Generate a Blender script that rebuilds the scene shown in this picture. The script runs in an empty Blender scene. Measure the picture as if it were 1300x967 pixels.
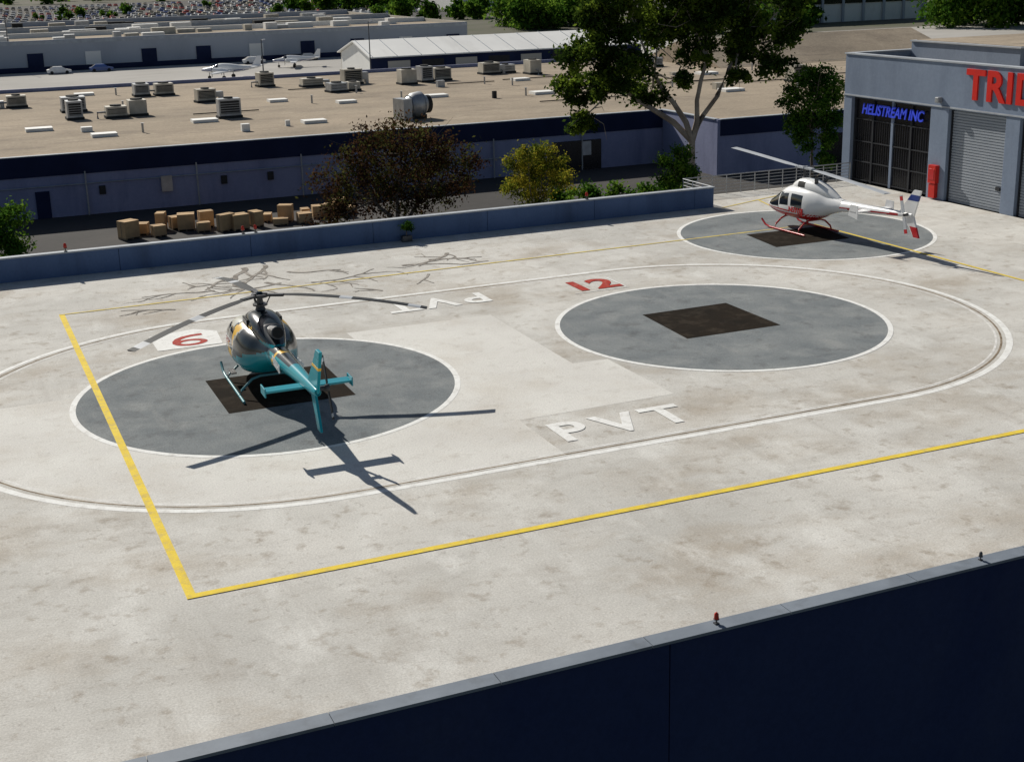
import bpy, math, random
import numpy as np
from mathutils import Vector, Matrix
random.seed(7); rng=np.random.default_rng(11)
S=bpy.context.scene
COL=S.collection
# ------------------------------------------------------------------ materials
def mat(name,c,c2=None,scale=1.0,rough=.8,metal=0.,stain=None,fine=None,bump=0.,spec=.4,wear=None,stretch=None):
    m=bpy.data.materials.new(name);m.use_nodes=True
    nt=m.node_tree;N=nt.nodes;L=nt.links;b=N['Principled BSDF']
    b.inputs['Roughness'].default_value=rough;b.inputs['Metallic'].default_value=metal
    b.inputs['Specular IOR Level'].default_value=spec
    tc=N.new('ShaderNodeTexCoord');vec=tc.outputs['Object']
    def noise(sc,det=6,ro=.6,st=None,off=0):
        n=N.new('ShaderNodeTexNoise');n.inputs['Scale'].default_value=sc;n.inputs['Detail'].default_value=det;n.inputs['Roughness'].default_value=ro
        mp=N.new('ShaderNodeMapping');L.new(vec,mp.inputs[0]);mp.inputs['Location'].default_value=(off,off*.7,off*1.3)
        if st:
            mp.inputs['Scale'].default_value=tuple(st[:3])
            if len(st)>3: mp.inputs['Rotation'].default_value=(0,0,st[3])
        L.new(mp.outputs[0],n.inputs['Vector']);return n.outputs['Fac']
    def ramp(f,lo,hi):
        r=N.new('ShaderNodeMapRange');r.inputs['From Min'].default_value=lo;r.inputs['From Max'].default_value=hi
        L.new(f,r.inputs['Value']);return r.outputs[0]
    def mix(f,a,bb,mode='MIX'):
        x=N.new('ShaderNodeMix');x.data_type='RGBA';x.blend_type=mode
        if isinstance(f,float): x.inputs[0].default_value=f
        else: L.new(f,x.inputs[0])
        for i,v in ((6,a),(7,bb)):
            if isinstance(v,tuple): x.inputs[i].default_value=(*v,1)
            else: L.new(v,x.inputs[i])
        return x.outputs[2]
    def mul(f,k):
        x=N.new('ShaderNodeMath');x.operation='MULTIPLY';L.new(f,x.inputs[0]);x.inputs[1].default_value=k;return x.outputs[0]
    if c2 is None: c2=tuple(v*.82 for v in c)
    col=mix(ramp(noise(scale,st=stretch),.35,.65),c,c2)
    if stain:
        if isinstance(stain,tuple): stain=[stain]
        for i,(sc,ssc,lo,hi,k,st) in enumerate(stain):
            col=mix(mul(ramp(noise(ssc,8,.65,st,13*i+5),lo,hi),k),col,sc)
    if wear:
        wc,wsc,lo,hi,k=wear
        col=mix(mul(ramp(noise(wsc,8,.7,None,31),lo,hi),k),col,wc)
    if fine:
        fs,fa=fine
        f=ramp(noise(fs,4,.8),.25,.75)
        g=mix(f,(1-fa,)*3,(1+fa,)*3)
        col=mix(1.0,col,g,'MULTIPLY')
    L.new(col,b.inputs['Base Color'])
    if bump:
        bp=N.new('ShaderNodeBump');bp.inputs['Strength'].default_value=bump;bp.inputs['Distance'].default_value=.02
        L.new(noise(fine[0] if fine else 12,5),bp.inputs['Height']);L.new(bp.outputs[0],b.inputs['Normal'])
    return m
def leafmat(name,c,tr=.35):
    m=bpy.data.materials.new(name);m.use_nodes=True;nt=m.node_tree;N=nt.nodes;L=nt.links
    N.clear();o=N.new('ShaderNodeOutputMaterial');d=N.new('ShaderNodeBsdfDiffuse');t=N.new('ShaderNodeBsdfTranslucent');x=N.new('ShaderNodeMixShader')
    tc=N.new('ShaderNodeTexCoord');n=N.new('ShaderNodeTexNoise');n.inputs['Scale'].default_value=1.3;L.new(tc.outputs['Object'],n.inputs['Vector'])
    mx=N.new('ShaderNodeMix');mx.data_type='RGBA';L.new(n.outputs['Fac'],mx.inputs[0])
    mx.inputs[6].default_value=(c[0]*.55,c[1]*.55,c[2]*.55,1);mx.inputs[7].default_value=(min(1,c[0]*1.5),min(1,c[1]*1.45),c[2]*1.3,1)
    L.new(mx.outputs[2],d.inputs[0]);L.new(mx.outputs[2],t.inputs[0]);x.inputs[0].default_value=tr
    L.new(d.outputs[0],x.inputs[1]);L.new(t.outputs[0],x.inputs[2]);L.new(x.outputs[0],o.inputs[0]);return m

deckc=mat('deck_concrete',(.63,.61,.565),(.49,.475,.44),.13,.95,spec=.12,
   stain=[((.33,.265,.19),.20,.50,.70,.55,(1,1.5,1,.4)),((.36,.33,.29),.8,.50,.74,.45,(.6,1.6,1,.3)),((.72,.71,.67),.5,.52,.72,.6,(1.5,.8,1)),((.26,.21,.155),1.9,.56,.72,.62,None),((.36,.33,.29),.35,.57,.72,.4,(2.2,.4,1,-.35)),((.20,.175,.15),5.5,.60,.74,.55,None)],fine=(20,.30),bump=.25)
patchc=mat('pale_concrete',(.70,.685,.64),(.61,.59,.55),.22,.95,spec=.12,
   stain=[((.46,.40,.32),.40,.50,.74,.4,None),((.40,.36,.31),1.8,.55,.76,.45,None),((.25,.22,.19),5.5,.62,.76,.5,None)],fine=(20,.26),bump=.2)
padgrey=mat('pad_grey_paint',(.225,.24,.242),(.165,.182,.190),.5,.95,spec=.1,
   stain=[((.36,.365,.35),.6,.50,.74,.5,None),((.09,.09,.092),1.4,.54,.74,.6,None),((.30,.30,.29),.8,.55,.7,.4,(2,.5,1,.7))],fine=(20,.36),bump=.2)
padblack=mat('pad_black_paint',(.022,.016,.011),(.015,.012,.009),.9,.95,spec=.05,stain=((.075,.06,.045),1.6,.50,.76,.6,None),fine=(18,.3))
white=mat('white_line_paint',(.84,.84,.81),(.76,.75,.72),1.5,.8,spec=.15,wear=((.46,.44,.40),3.5,.50,.70,.7),fine=(20,.1))
wornwhite=mat('worn_white_paint',(.80,.79,.76),(.72,.70,.67),1.5,.8,spec=.15,wear=((.52,.50,.46),3.0,.42,.62,.8),fine=(20,.1))
yellow=mat('yellow_line_paint',(.83,.63,.07),(.74,.53,.05),1.2,.8,spec=.15,wear=((.48,.38,.17),3.0,.47,.70,.8),fine=(20,.14))
yellow2=mat('faded_yellow_paint',(.76,.60,.14),(.66,.50,.10),1.2,.8,spec=.15,wear=((.50,.45,.33),2.5,.45,.7,.8))
red=mat('red_marking_paint',(.42,.03,.015),(.33,.025,.015),2,.8,spec=.15,wear=((.45,.3,.25),5,.52,.75,.6))
tar=mat('joint_sealant',(.14,.10,.06),(.34,.28,.21),2.5,.9,spec=.1)
branchm=mat('dark_branching',(.16,.14,.12),(.40,.37,.33),2.2,.95,spec=.1)
wallblue=mat('blue_parapet_paint',(.10,.16,.30),(.075,.125,.24),.3,.75,stain=((.045,.07,.13),.6,.5,.72,.6,(1,1,.15)),fine=(9,.12))
capm=mat('parapet_cap',(.46,.49,.52),(.36,.38,.41),1,.7,fine=(8,.1),spec=.2)
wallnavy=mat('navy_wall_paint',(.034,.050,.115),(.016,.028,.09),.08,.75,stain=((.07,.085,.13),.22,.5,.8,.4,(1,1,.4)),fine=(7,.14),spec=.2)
capg=mat('metal_coping',(.22,.25,.29),(.16,.185,.22),.8,.6,spec=.2,stain=((.1,.11,.12),1.2,.52,.7,.5,(1,1,1)))
roofm=mat('gravel_roof',(.39,.32,.24),(.30,.25,.19),.05,.95,spec=.1,stain=[((.20,.165,.13),.12,.48,.70,.7,(1,2,1)),((.50,.42,.32),.25,.55,.75,.5,None),((.17,.145,.12),.5,.56,.72,.55,(.3,2,1))],fine=(3,.25))
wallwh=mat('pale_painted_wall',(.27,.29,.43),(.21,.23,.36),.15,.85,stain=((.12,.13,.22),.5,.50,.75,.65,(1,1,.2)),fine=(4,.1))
banddk=mat('dark_fascia',(.020,.028,.07),(.014,.020,.052),.3,.8,spec=.1)
asphalt=mat('asphalt',(.075,.07,.066),(.055,.052,.05),.1,.9,fine=(2,.15),spec=.15)
apron=mat('apron_concrete',(.44,.42,.39),(.36,.345,.32),.03,.95,spec=.1,stain=((.24,.225,.2),.06,.52,.8,.5,(1,3,1)))
groundm=mat('ground_earth',(.16,.145,.12),(.11,.11,.08),.01,.95,spec=.1,stain=((.07,.09,.04),.02,.5,.7,.7,None))
hangm=mat('hangar_blue_grey',(.235,.285,.37),(.195,.24,.32),.3,.85,spec=.15,stain=((.13,.16,.22),.8,.50,.75,.5,(1,1,.2)),fine=(6,.1))
rollm=mat('rollup_door_metal',(.36,.39,.43),(.30,.33,.37),.4,.6,metal=.2)
blackm=mat('dark_glass',(.008,.008,.011),(.014,.014,.018),.5,.25)
framem=mat('dark_frame',(.022,.024,.03),None,2,.6)
bluesign=mat('blue_sign_letters',(.06,.11,.95),(.05,.09,.85),2,.4)
redsign=mat('red_sign_letters',(.70,.02,.012),(.6,.02,.012),2,.4)
redpaint=mat('red_enamel',(.60,.02,.012),(.5,.02,.012),3,.35)
metal=mat('galvanised_metal',(.45,.46,.47),(.33,.34,.35),1.5,.45,metal=.5)
hvacm=mat('hvac_beige',(.54,.50,.42),(.38,.35,.29),.8,.6)
hvacd=mat('hvac_dark',(.045,.045,.045),None,2,.8,spec=.1)
whitem=mat('white_sheet_metal',(.84,.83,.79),(.76,.75,.72),.1,.7,stain=((.5,.48,.44),.1,.55,.75,.5,(2,.3,1)))
tanw=mat('tan_wall',(.50,.46,.39),(.42,.39,.33),.05,.85)
cream=mat('bluish_wall',(.42,.45,.50),(.35,.38,.43),.03,.85,stain=((.28,.3,.34),.1,.5,.7,.5,(1,1,.3)))
card=mat('cardboard',(.60,.40,.20),(.42,.27,.14),1,.85)
wood=mat('pallet_wood',(.38,.28,.17),(.22,.16,.1),2,.9)
teal=mat('teal_paint',(.0,.30,.36),(.0,.24,.31),.5,.22,spec=.5)
navy=mat('dark_navy_paint',(.012,.022,.028),(.01,.016,.022),.5,.2,spec=.6)
gold=mat('gold_paint',(.80,.48,.04),(.70,.40,.03),.5,.3,spec=.5)
creamp=mat('silver_cream_paint',(.60,.60,.55),(.50,.50,.47),.5,.22,spec=.7,metal=.35)
glass=mat('cockpit_glass',(.015,.02,.025),(.01,.012,.016),1,.06,spec=.9)
hwhite=mat('gloss_white_paint',(.82,.82,.81),(.76,.76,.76),.5,.25,spec=.6)
hred=mat('gloss_red_paint',(.55,.02,.02),(.46,.015,.02),.5,.25,spec=.6)
hblue=mat('gloss_blue_paint',(.03,.06,.25),None,.5,.3)
blade=mat('rotor_blade_dark',(.030,.034,.04),(.022,.025,.028),.8,.6,spec=.15)
bladel=mat('rotor_blade_pale',(.50,.52,.55),(.42,.44,.46),.8,.45,spec=.3)
rubber=mat('black_rubber',(.02,.02,.02),None,3,.8)
steel=mat('dark_steel',(.12,.12,.125),(.06,.06,.065),4,.45,metal=.6)
skidg=mat('skid_teal_grey',(.10,.30,.34),None,3,.35)
bark=mat('bark',(.20,.16,.12),(.11,.085,.065),1.5,.95)
barkp=mat('pale_eucalyptus_bark',(.42,.36,.29),(.24,.19,.15),1.0,.9)
lens=mat('red_lens',(.55,.03,.012),(.35,.02,.01),3,.3)

# ------------------------------------------------------------------ mesh builder
class MB:
    def __init__(s): s.V=[];s.F=[];s.M=[];s.mats=[]
    def mi(s,m):
        if m not in s.mats: s.mats.append(m)
        return s.mats.index(m)
    def add(s,vs,fs,m):
        o=len(s.V);s.V+= [tuple(v) for v in vs]
        for i,f in enumerate(fs):
            s.F.append(tuple(o+k for k in f)); s.M.append(s.mi(m[i] if isinstance(m,list) else m))
    def box(s,x0,x1,y0,y1,z0,z1,m,R=None):
        vs=[(x0,y0,z0),(x1,y0,z0),(x1,y1,z0),(x0,y1,z0),(x0,y0,z1),(x1,y0,z1),(x1,y1,z1),(x0,y1,z1)]
        if R is not None: vs=[tuple(R@Vector(v)) for v in vs]
        s.add(vs,[(0,3,2,1),(4,5,6,7),(0,1,5,4),(1,2,6,5),(2,3,7,6),(3,0,4,7)],m)
    def poly(s,pts,z,m): s.add([(x,y,z) for x,y in pts],[tuple(range(len(pts)))],m)
    def rect(s,x0,x1,y0,y1,z,m): s.poly([(x0,y0),(x1,y0),(x1,y1),(x0,y1)],z,m)
    def line(s,p,q,w,z,m):
        dx,dy=q[0]-p[0],q[1]-p[1];l=math.hypot(dx,dy);nx,ny=-dy/l*w/2,dx/l*w/2
        s.poly([(p[0]-nx,p[1]-ny),(q[0]-nx,q[1]-ny),(q[0]+nx,q[1]+ny),(p[0]+nx,p[1]+ny)],z,m)
    def band(s,inn,out,z,m,closed=True):
        n=len(inn);vs=[(x,y,z) for x,y in inn]+[(x,y,z) for x,y in out]
        s.add(vs,[(i,(i+1)%n,n+(i+1)%n,n+i)[::-1] for i in range(n if closed else n-1)],m)
    def disc(s,cx,cy,r,z,m,n=96): s.poly([(cx+r*math.cos(2*math.pi*i/n),cy+r*math.sin(2*math.pi*i/n)) for i in range(n)],z,m)
    def ring(s,cx,cy,r0,r1,z,m,n=96,k=1,kk=None):
        f=lambda r,q:[(cx+r*math.cos(2*math.pi*i/n),cy+r*q*math.sin(2*math.pi*i/n)) for i in range(n)]
        s.band(f(r0,k),f(r1,kk or k),z,m)
    def extr(s,pts,ax,a0,a1,m):
        def P(u,v,w): return {'x':(w,u,v),'y':(u,w,v),'z':(u,v,w)}[ax]
        n=len(pts);vs=[P(u,v,a0) for u,v in pts]+[P(u,v,a1) for u,v in pts]
        s.add(vs,[tuple(range(n))[::-1],tuple(range(n,2*n))]+[(i,(i+1)%n,n+(i+1)%n,n+i) for i in range(n)],m)
    def tube(s,pts,rad,m,n=8):
        pts=[Vector(p) for p in pts]
        if not isinstance(rad,(list,tuple)): rad=[rad]*len(pts)
        vs=[]
        for i,p in enumerate(pts):
            d=(pts[min(i+1,len(pts)-1)]-pts[max(i-1,0)]).normalized()
            a=Vector((0,0,1)) if abs(d.z)<.9 else Vector((1,0,0))
            u=d.cross(a).normalized();w=d.cross(u)
            for k in range(n):
                t=2*math.pi*k/n;vs.append(p+(u*math.cos(t)+w*math.sin(t))*rad[i])
        fs=[(i*n+k,i*n+(k+1)%n,(i+1)*n+(k+1)%n,(i+1)*n+k) for i in range(len(pts)-1) for k in range(n)]
        fs+=[tuple(range(n))[::-1],tuple(range((len(pts)-1)*n,len(pts)*n))]
        s.add(vs,fs,m)
    def loft(s,secs,fm,n=44,steps=5):
        A=np.array(secs,float);rows=[]
        for i in range(len(A)-1):
            p0=A[max(i-1,0)];p1=A[i];p2=A[i+1];p3=A[min(i+2,len(A)-1)]
            for k in range(steps):
                t=k/steps
                rows.append(.5*((2*p1)+(-p0+p2)*t+(2*p0-5*p1+4*p2-p3)*t*t+(-p0+3*p1-3*p2+p3)*t**3))
        rows.append(A[-1]);vs=[]
        for y,zc,hw,up,dn,e in rows:
            for k in range(n):
                t=2*math.pi*k/n;c,si=math.cos(t),math.sin(t)
                vs.append((max(hw,.005)*math.copysign(abs(c)**(2/e),c),y,zc+(max(up,.005) if si>0 else max(dn,.005))*math.copysign(abs(si)**(2/e),si)))
        fs=[];ms=[]
        for i in range(len(rows)-1):
            for k in range(n):
                f=(i*n+k,(i+1)*n+k,(i+1)*n+(k+1)%n,i*n+(k+1)%n);fs.append(f)
                c=np.mean([vs[j] for j in f],0);ms.append(fm(*c) if callable(fm) else fm)
        s.add(vs,fs+[tuple(range(n)),tuple(range((len(rows)-1)*n,len(rows)*n))[::-1]],ms+[ms[0],ms[-1]])
    def obj(s,name,parent=None,smooth=False,loc=None,rot=0,bev=0,scale=None):
        me=bpy.data.meshes.new(name);me.from_pydata(s.V,[],s.F)
        for m in s.mats: me.materials.append(m)
        me.polygons.foreach_set('material_index',s.M)
        if smooth: me.polygons.foreach_set('use_smooth',[True]*len(s.F))
        me.validate();me.update()
        o=bpy.data.objects.new(name,me);COL.objects.link(o)
        if smooth:
            try:
                me.set_sharp_from_angle(angle=math.radians(40))
            except Exception: pass
        if loc: o.location=loc
        o.rotation_euler[2]=rot
        if scale: o.scale=(scale,)*3
        if parent: o.parent=parent
        if bev:
            b=o.modifiers.new('bevel','BEVEL');b.width=bev;b.segments=2;b.limit_method='ANGLE'
        return o
def empty(name,loc=(0,0,0),rot=0,scale=1):
    e=bpy.data.objects.new(name,None);COL.objects.link(e);e.location=loc;e.rotation_euler[2]=rot;e.scale=(scale,)*3;return e
def text(name,body,size,m,M,parent=None,extr=0,off=0,shear=0,sx=1,spacing=1):
    cu=bpy.data.curves.new(name,'FONT');cu.body=body;cu.size=size;cu.extrude=extr;cu.offset=off;cu.shear=shear;cu.space_character=spacing
    cu.align_x='CENTER';cu.align_y='CENTER'
    t=bpy.data.objects.new(name+'_c',cu);COL.objects.link(t);bpy.context.view_layer.update()
    me=bpy.data.meshes.new_from_object(t.evaluated_get(bpy.context.evaluated_depsgraph_get()));bpy.data.objects.remove(t)
    me.materials.clear();me.materials.append(m);me.name=name
    o=bpy.data.objects.new(name,me);COL.objects.link(o);
    me.transform(Matrix.Diagonal((sx,1,1,1)))
    me.transform(M)
    if parent: o.parent=parent
    return o

# ------------------------------------------------------------------ ground & deck
g=MB();g.rect(-3500,3500,-600,6000,-6.0,groundm);g.obj('ground')
g=MB();g.rect(-120,140,40,158,-5.99,asphalt);g.obj('alley_pavement')
g=MB();g.rect(-150,300,158,257,-5.985,apron);g.obj('airfield_apron')
g=MB();g.rect(-250,420,430,800,-5.98,asphalt);g.obj('parking_lot')
d=MB()
d.box(-70,46.6,-7.7,35.1,-6.2,0,deckc);d.box(34.9,46.6,35.1,38.6,-6.2,0,deckc)
d.obj('heliport_deck')

mk=MB()
def stad(r,x0=5.1,x1=22.5,cy=14.1,n=48):
    p=[(x1+r*math.cos(t),cy+r*math.sin(t)) for t in np.linspace(-math.pi/2,math.pi/2,n)]
    p+=[(x0+r*math.cos(t),cy+r*math.sin(t)) for t in np.linspace(math.pi/2,1.5*math.pi,n)]
    return p
mk.poly([(5.1,4.2),(11.2,4.15),(11.2,7.5),(16.6,7.6),(16.5,12.0),(15.2,12.1),(15.2,19.5),(9.4,19.6),(9.4,16.2),(-4.7,16.1)]+[(5.1+9.9*math.cos(t),14.1+9.9*math.sin(t)) for t in np.linspace(math.pi*1.0,1.48*math.pi,20)],.003,patchc)
mk.band(stad(10.0),stad(10.22),.004,white)
mk.band(stad(9.80),stad(9.87),.004,tar)
mk.band(stad(9.62),stad(9.70),.004,wornwhite)
for cx,cy in ((5.12,14.06),(22.45,14.24),(35.0,26.75)):
    mk.disc(cx,cy,6.08,.008,padgrey);mk.ring(cx,cy,6.08,6.27,.0085,white)
mk.poly([(3.4,12.2),(7.5,12.2),(7.5,16.0),(3.4,16.0)],.012,padblack)
mk.poly([(20.2,12.9),(24.2,12.9),(24.2,16.7),(20.4,16.65)],.012,padblack)
mk.poly([(31.9,24.6),(36.1,24.6),(36.6,27.8),(32.3,27.8)],.012,padblack)
mk.line((-.11,0),(60,0),.22,.016,yellow);mk.line((0,.11),(-.1,27.7),.22,.016,yellow)
mk.line((-.2,27.8),(33.1,28.3),.13,.016,yellow2)
mk.line((36.7,28.4),(37.1,6),.15,.016,yellow);mk.line((33.1,28.3),(36.7,28.4),.1,.016,yellow2)
mk.line((35.2,34.7),(40.5,36.6),.12,.016,yellow2)
mk.line((38.2,35.7),(37.2,31.5),.12,.016,yellow2)
mk.poly([(2.55,20.45),(4.9,20.45),(5.05,22.3),(4.3,22.95),(2.55,22.6)],.012,white)
mk.ring(3.85,21.1,.36,.62,.0195,red,40,.62,.72)
cl=[(-.56,-.36),(-.53,-.05),(-.40,.25),(-.15,.48),(.20,.60),(.56,.62)]
a_=[];b_=[]
for i,(x,y) in enumerate(cl):
    x0,y0=cl[max(i-1,0)];x1,y1=cl[min(i+1,len(cl)-1)];dx,dy=x1-x0,y1-y0;l=math.hypot(dx,dy);nx,ny=-dy/l*.13,dx/l*.13
    a_.append((3.88+x-nx,21.45+y-ny));b_.append((3.88+x+nx,21.45+y+ny))
mk.band(a_,b_,.018,red,closed=False)
mk.obj('deck_markings')
T=lambda x,y,z,r=0:Matrix.Translation((x,y,z))@Matrix.Rotation(r,4,'Z')
text('pad_number_marking','12',2.25,red,T(20.85,22.0,.018),off=.07,sx=1.05)
om=MB();om.line((19.6,20.98),(22.1,20.98),.07,.015,white);om.line((22.05,21.1),(22.05,22.9),.07,.0152,white);om.obj('number_outline_marking')
def letters(word,x0,dx,y,r,m):
    for i,ch in enumerate(word):
        text('letter_marking',ch,2.2,m,T(x0+dx*i,y,.018,r),off=.05,sx=1.0)
letters('PVT',12.15,1.62,5.85,0,white)
letters('TVP',12.5,1.6,22.4,math.pi,white)
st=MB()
def branch_mark(x,y,a,l,w,dep=0):  # flat dark lines that wander, taper and branch over the deck
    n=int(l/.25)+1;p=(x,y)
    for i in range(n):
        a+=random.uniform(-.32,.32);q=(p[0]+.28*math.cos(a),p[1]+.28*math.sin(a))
        st.line(p,q,w*(1-.6*i/n),.0135+.0002*random.random(),branchm)
        if dep<2 and random.random()<.22: branch_mark(q[0],q[1],a+random.choice((-.8,.8)),l*.45,w*.6,dep+1)
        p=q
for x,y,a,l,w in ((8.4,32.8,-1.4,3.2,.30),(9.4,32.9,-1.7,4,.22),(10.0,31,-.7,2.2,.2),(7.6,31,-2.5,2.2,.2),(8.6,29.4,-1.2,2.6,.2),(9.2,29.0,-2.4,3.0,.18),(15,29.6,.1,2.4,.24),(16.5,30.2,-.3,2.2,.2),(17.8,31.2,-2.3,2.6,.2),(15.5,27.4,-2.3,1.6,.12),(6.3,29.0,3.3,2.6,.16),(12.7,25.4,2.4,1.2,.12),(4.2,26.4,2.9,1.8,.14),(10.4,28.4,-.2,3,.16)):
    branch_mark(x,y,a,l,w)
st.obj('deck_branching_marks')

# ------------------------------------------------------------------ parapets
w=MB()
x=-70
while x<34.9:
    x2=min(x+6.1,34.9)
    w.box(x+.012,x2-.012,35.1,35.36,0,1.06,wallblue);x=x2
w.box(-70,34.9,35.14,35.33,-6,1.0,banddk)
w.box(-70,34.95,35.06,35.42,1.06,1.13,capm)
w.obj('parapet_wall')
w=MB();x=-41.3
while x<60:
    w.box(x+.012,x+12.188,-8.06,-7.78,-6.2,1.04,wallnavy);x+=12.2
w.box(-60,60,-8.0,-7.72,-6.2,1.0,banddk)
x=-60
while x<60:
    w.box(x+.004,x+3.04,-8.12,-7.74,1.04,1.1,capg);x+=3.05
w.obj('parapet_wall')
def obslight(x,y,z,k=1,lm=None):
    b=MB();lm=lm or lens;b.box(-.09,.09,-.09,.09,0,.05,steel);b.tube([(0,0,.05),(0,0,.2)],.03,steel)
    b.tube([(0,0,.2),(0,0,.24),(0,0,.42),(0,0,.48)],[.09,.1,.085,.03],lm,10);b.tube([(0,0,.19),(0,0,.21)],.12,steel,10)
    b.obj('obstruction_light',loc=(x,y,z),smooth=True,scale=k)
for x in (.9,9.0,9.6,27.2): obslight(x,35.2,1.13,.8)
obslight(8.6,-7.9,1.1,.5);obslight(15.0,-7.9,1.1,.4,steel)
r=MB()
def rail(p,q,n,h=1.1):
    p=Vector(p);q=Vector(q)
    for i in range(n+1):
        a=p.lerp(q,i/n);r.tube([a,a+Vector((0,0,h))],.03,metal,6)
    for k in range(6):
        zz=Vector((0,0,h*(k+1)/6));r.tube([p+zz,q+zz],.018 if k<5 else .03,metal,6)
rail((34.95,35.3,0),(34.95,38.5,0),3);rail((34.95,38.5,0),(46.5,38.5,0),12)
r.obj('metal_railing')

# ------------------------------------------------------------------ hangar
H=empty('hangar_building')
b=MB();X=46.6
b.box(X,X+.35,2,39.5,5.0,7.45,hangm)
piers=[(38.75,39.5),(30.3,31.75),(25.0,26.0),(19.6,20.6),(14.2,15.2),(8.8,9.8),(2,4.4)]
for a,c in piers: b.box(X,X+.35,a,c,0,5.0,hangm)
b.box(X+.35,84,39.15,39.5,-6,7.45,hangm);b.box(84,84.3,2,39.5,-6,7.45,hangm);b.box(X+.35,84,2,2.3,-6,7.45,hangm)
b.obj('walls',H,bev=.02)
b=MB();b.box(X+.36,84,2.31,39.14,6.6,6.95,roofm);b.obj('roof',H)
b=MB();b.box(X-.06,X+.42,1.94,39.56,7.45,7.53,capm);b.box(X+.42,84.3,39.1,39.56,7.45,7.53,capm);b.box(X-.05,X,2,39.5,5.05,5.13,capm)
b.obj('coping',H)
b=MB();b.box(51,84,30,39.0,6.96,8.0,hangm);b.box(50.9,84.1,29.9,39.05,8.0,8.08,capm);b.box(51.2,83.8,30.2,38.8,8.081,8.11,roofm);b.obj('upper_roof_block',H)
b=MB()
for y0,y1 in ((26.0,30.3),(20.6,25.0),(15.2,19.6),(9.8,14.2),(4.4,8.8)):
    b.box(X+.30,X+.34,y0,y1,0,5.0,rollm)
    for i in range(33): b.box(X+.25,X+.30,y0+.12,y1-.12,i*.15,i*.15+.10,rollm)
    b.box(X+.20,X+.30,y0,y0+.1,0,5,framem);b.box(X+.20,X+.30,y1-.1,y1,0,5,framem)
    b.box(X+.17,X+.25,y0+.3,y0+.6,1.1,1.3,framem)
b.obj('rollup_doors',H)
b=MB();b.box(X+.3,X+.34,31.75,38.75,0,5.0,blackm)
for y in np.linspace(31.85,38.65,5): b.box(X+.2,X+.3,y-.06 if abs(y-35.25)>.1 else y-.14,y+.06,0,5.0,framem if abs(y-35.25)>.1 else hangm)
for i in range(34):
    y=31.9+i*.2
    b.box(X+.24,X+.26,y,y+.02,0,3.7,framem)
for z in (.1,1.2,2.4,3.7,4.9): b.box(X+.21,X+.29,31.8,38.7,z,z+.06,framem)
b.obj('gated_entrance',H)
FW=lambda y,z,dx=0.05:Matrix(((0,0,-1,X-dx),(-1,0,0,y),(0,1,0,z),(0,0,0,1)))
text('tenant_sign','HELISTREAM INC',.86,bluesign,FW(35.2,4.35,-.12),H,extr=.03,off=.018,shear=.25,sx=.83)
text('fascia_sign','TRID',2.15,redsign,FW(26.4,6.35),H,extr=.05,off=.06,sx=1.04,spacing=1.08)
b=MB();b.box(X-.28,X-.002,30.75,31.35,.9,1.9,redpaint);b.box(X-.24,X-.002,30.8,31.3,.1,.86,redpaint);b.box(X-.3,X-.28,30.85,31.25,1.1,1.7,hred)
b.obj('fire_hose_cabinet',H,bev=.03)
b=MB();b.box(X-.3,X,30.85,31.15,5.3,5.6,metal);b.obj('wall_lamp',H,bev=.04)
b=MB();b.tube([(60,33,8.1),(60,33,12.5)],.05,metal,6);b.box(50,52,20,22.5,6.96,7.9,hvacm);b.box(66,69,18,21,6.96,7.9,hvacm);b.obj('roof_equipment',H)

# ------------------------------------------------------------------ warehouse with flat roof
W=empty('warehouse_building')
b=MB()
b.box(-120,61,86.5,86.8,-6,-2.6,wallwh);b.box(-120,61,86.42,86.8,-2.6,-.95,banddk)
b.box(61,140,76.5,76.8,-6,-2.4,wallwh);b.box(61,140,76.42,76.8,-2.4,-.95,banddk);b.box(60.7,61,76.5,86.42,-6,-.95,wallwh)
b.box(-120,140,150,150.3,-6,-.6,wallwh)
b.obj('walls',W)
b=MB();b.box(-120,140,86.8,150,-1.3,-1.02,roofm);b.box(61,140,76.8,86.8,-1.3,-1.02,roofm);b.obj('roof',W)
b=MB();b.box(-120,61,86.38,86.86,-.95,-.88,capm);b.box(61,140,76.38,76.86,-.95,-.88,capm);b.box(60.6,61.05,76.86,86.38,-.95,-.88,capm);b.obj('coping',W)
b=MB()
random.seed(3)
for xx in range(-20,60,9):
    b.tube([(xx,86.3,-6),(xx,86.3,-2.4)],.07,metal,6)
b.tube([(-20,86.25,-3.4),(34,86.25,-3.4)],.05,metal,6);b.tube([(28,86.25,-4.2),(44,86.25,-4.2)],.05,metal,6)
for xx in (3,30,47): b.box(xx,xx+1.1,86.38,86.5,-6,-3.8,banddk)
for xx in (13,36.5,52): b.box(xx,xx+.9,86.2,86.5,-4.6,-3.3,metal)
for xx in (8,18,22,33,41): b.box(xx,xx+.5,86.3,86.5,-4.4,-3.7,hvacd)
b.box(49,54,86.3,86.5,-6,-3.2,blackm)
b.box(72,76,76.3,76.5,-6,-3,blackm)
b.obj('wall_pipes_and_doors',W)
b=MB()
for x0,y0,sx,sy in ((4,105,2.4,1.6),(19,103,2.4,1.6),(-3,120,2,1.6),(46,112,2.4,1.6),(57,108,2.4,1.8),(30,118,2,1.5),(66,112,2.4,1.8),(84,118,2.4,1.8),(62,125,2,1.6),(12,140,2.2,1.6),(75,98,2.4,1.8),(28,96,2.2,1.5),(9,97,2.2,1.5),(36,112,2,1.4)):
    b.box(x0,x0+sx,y0,y0+sy,-1.01,-.72,whitem)
b.obj('skylights',W)
b=MB()
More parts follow.
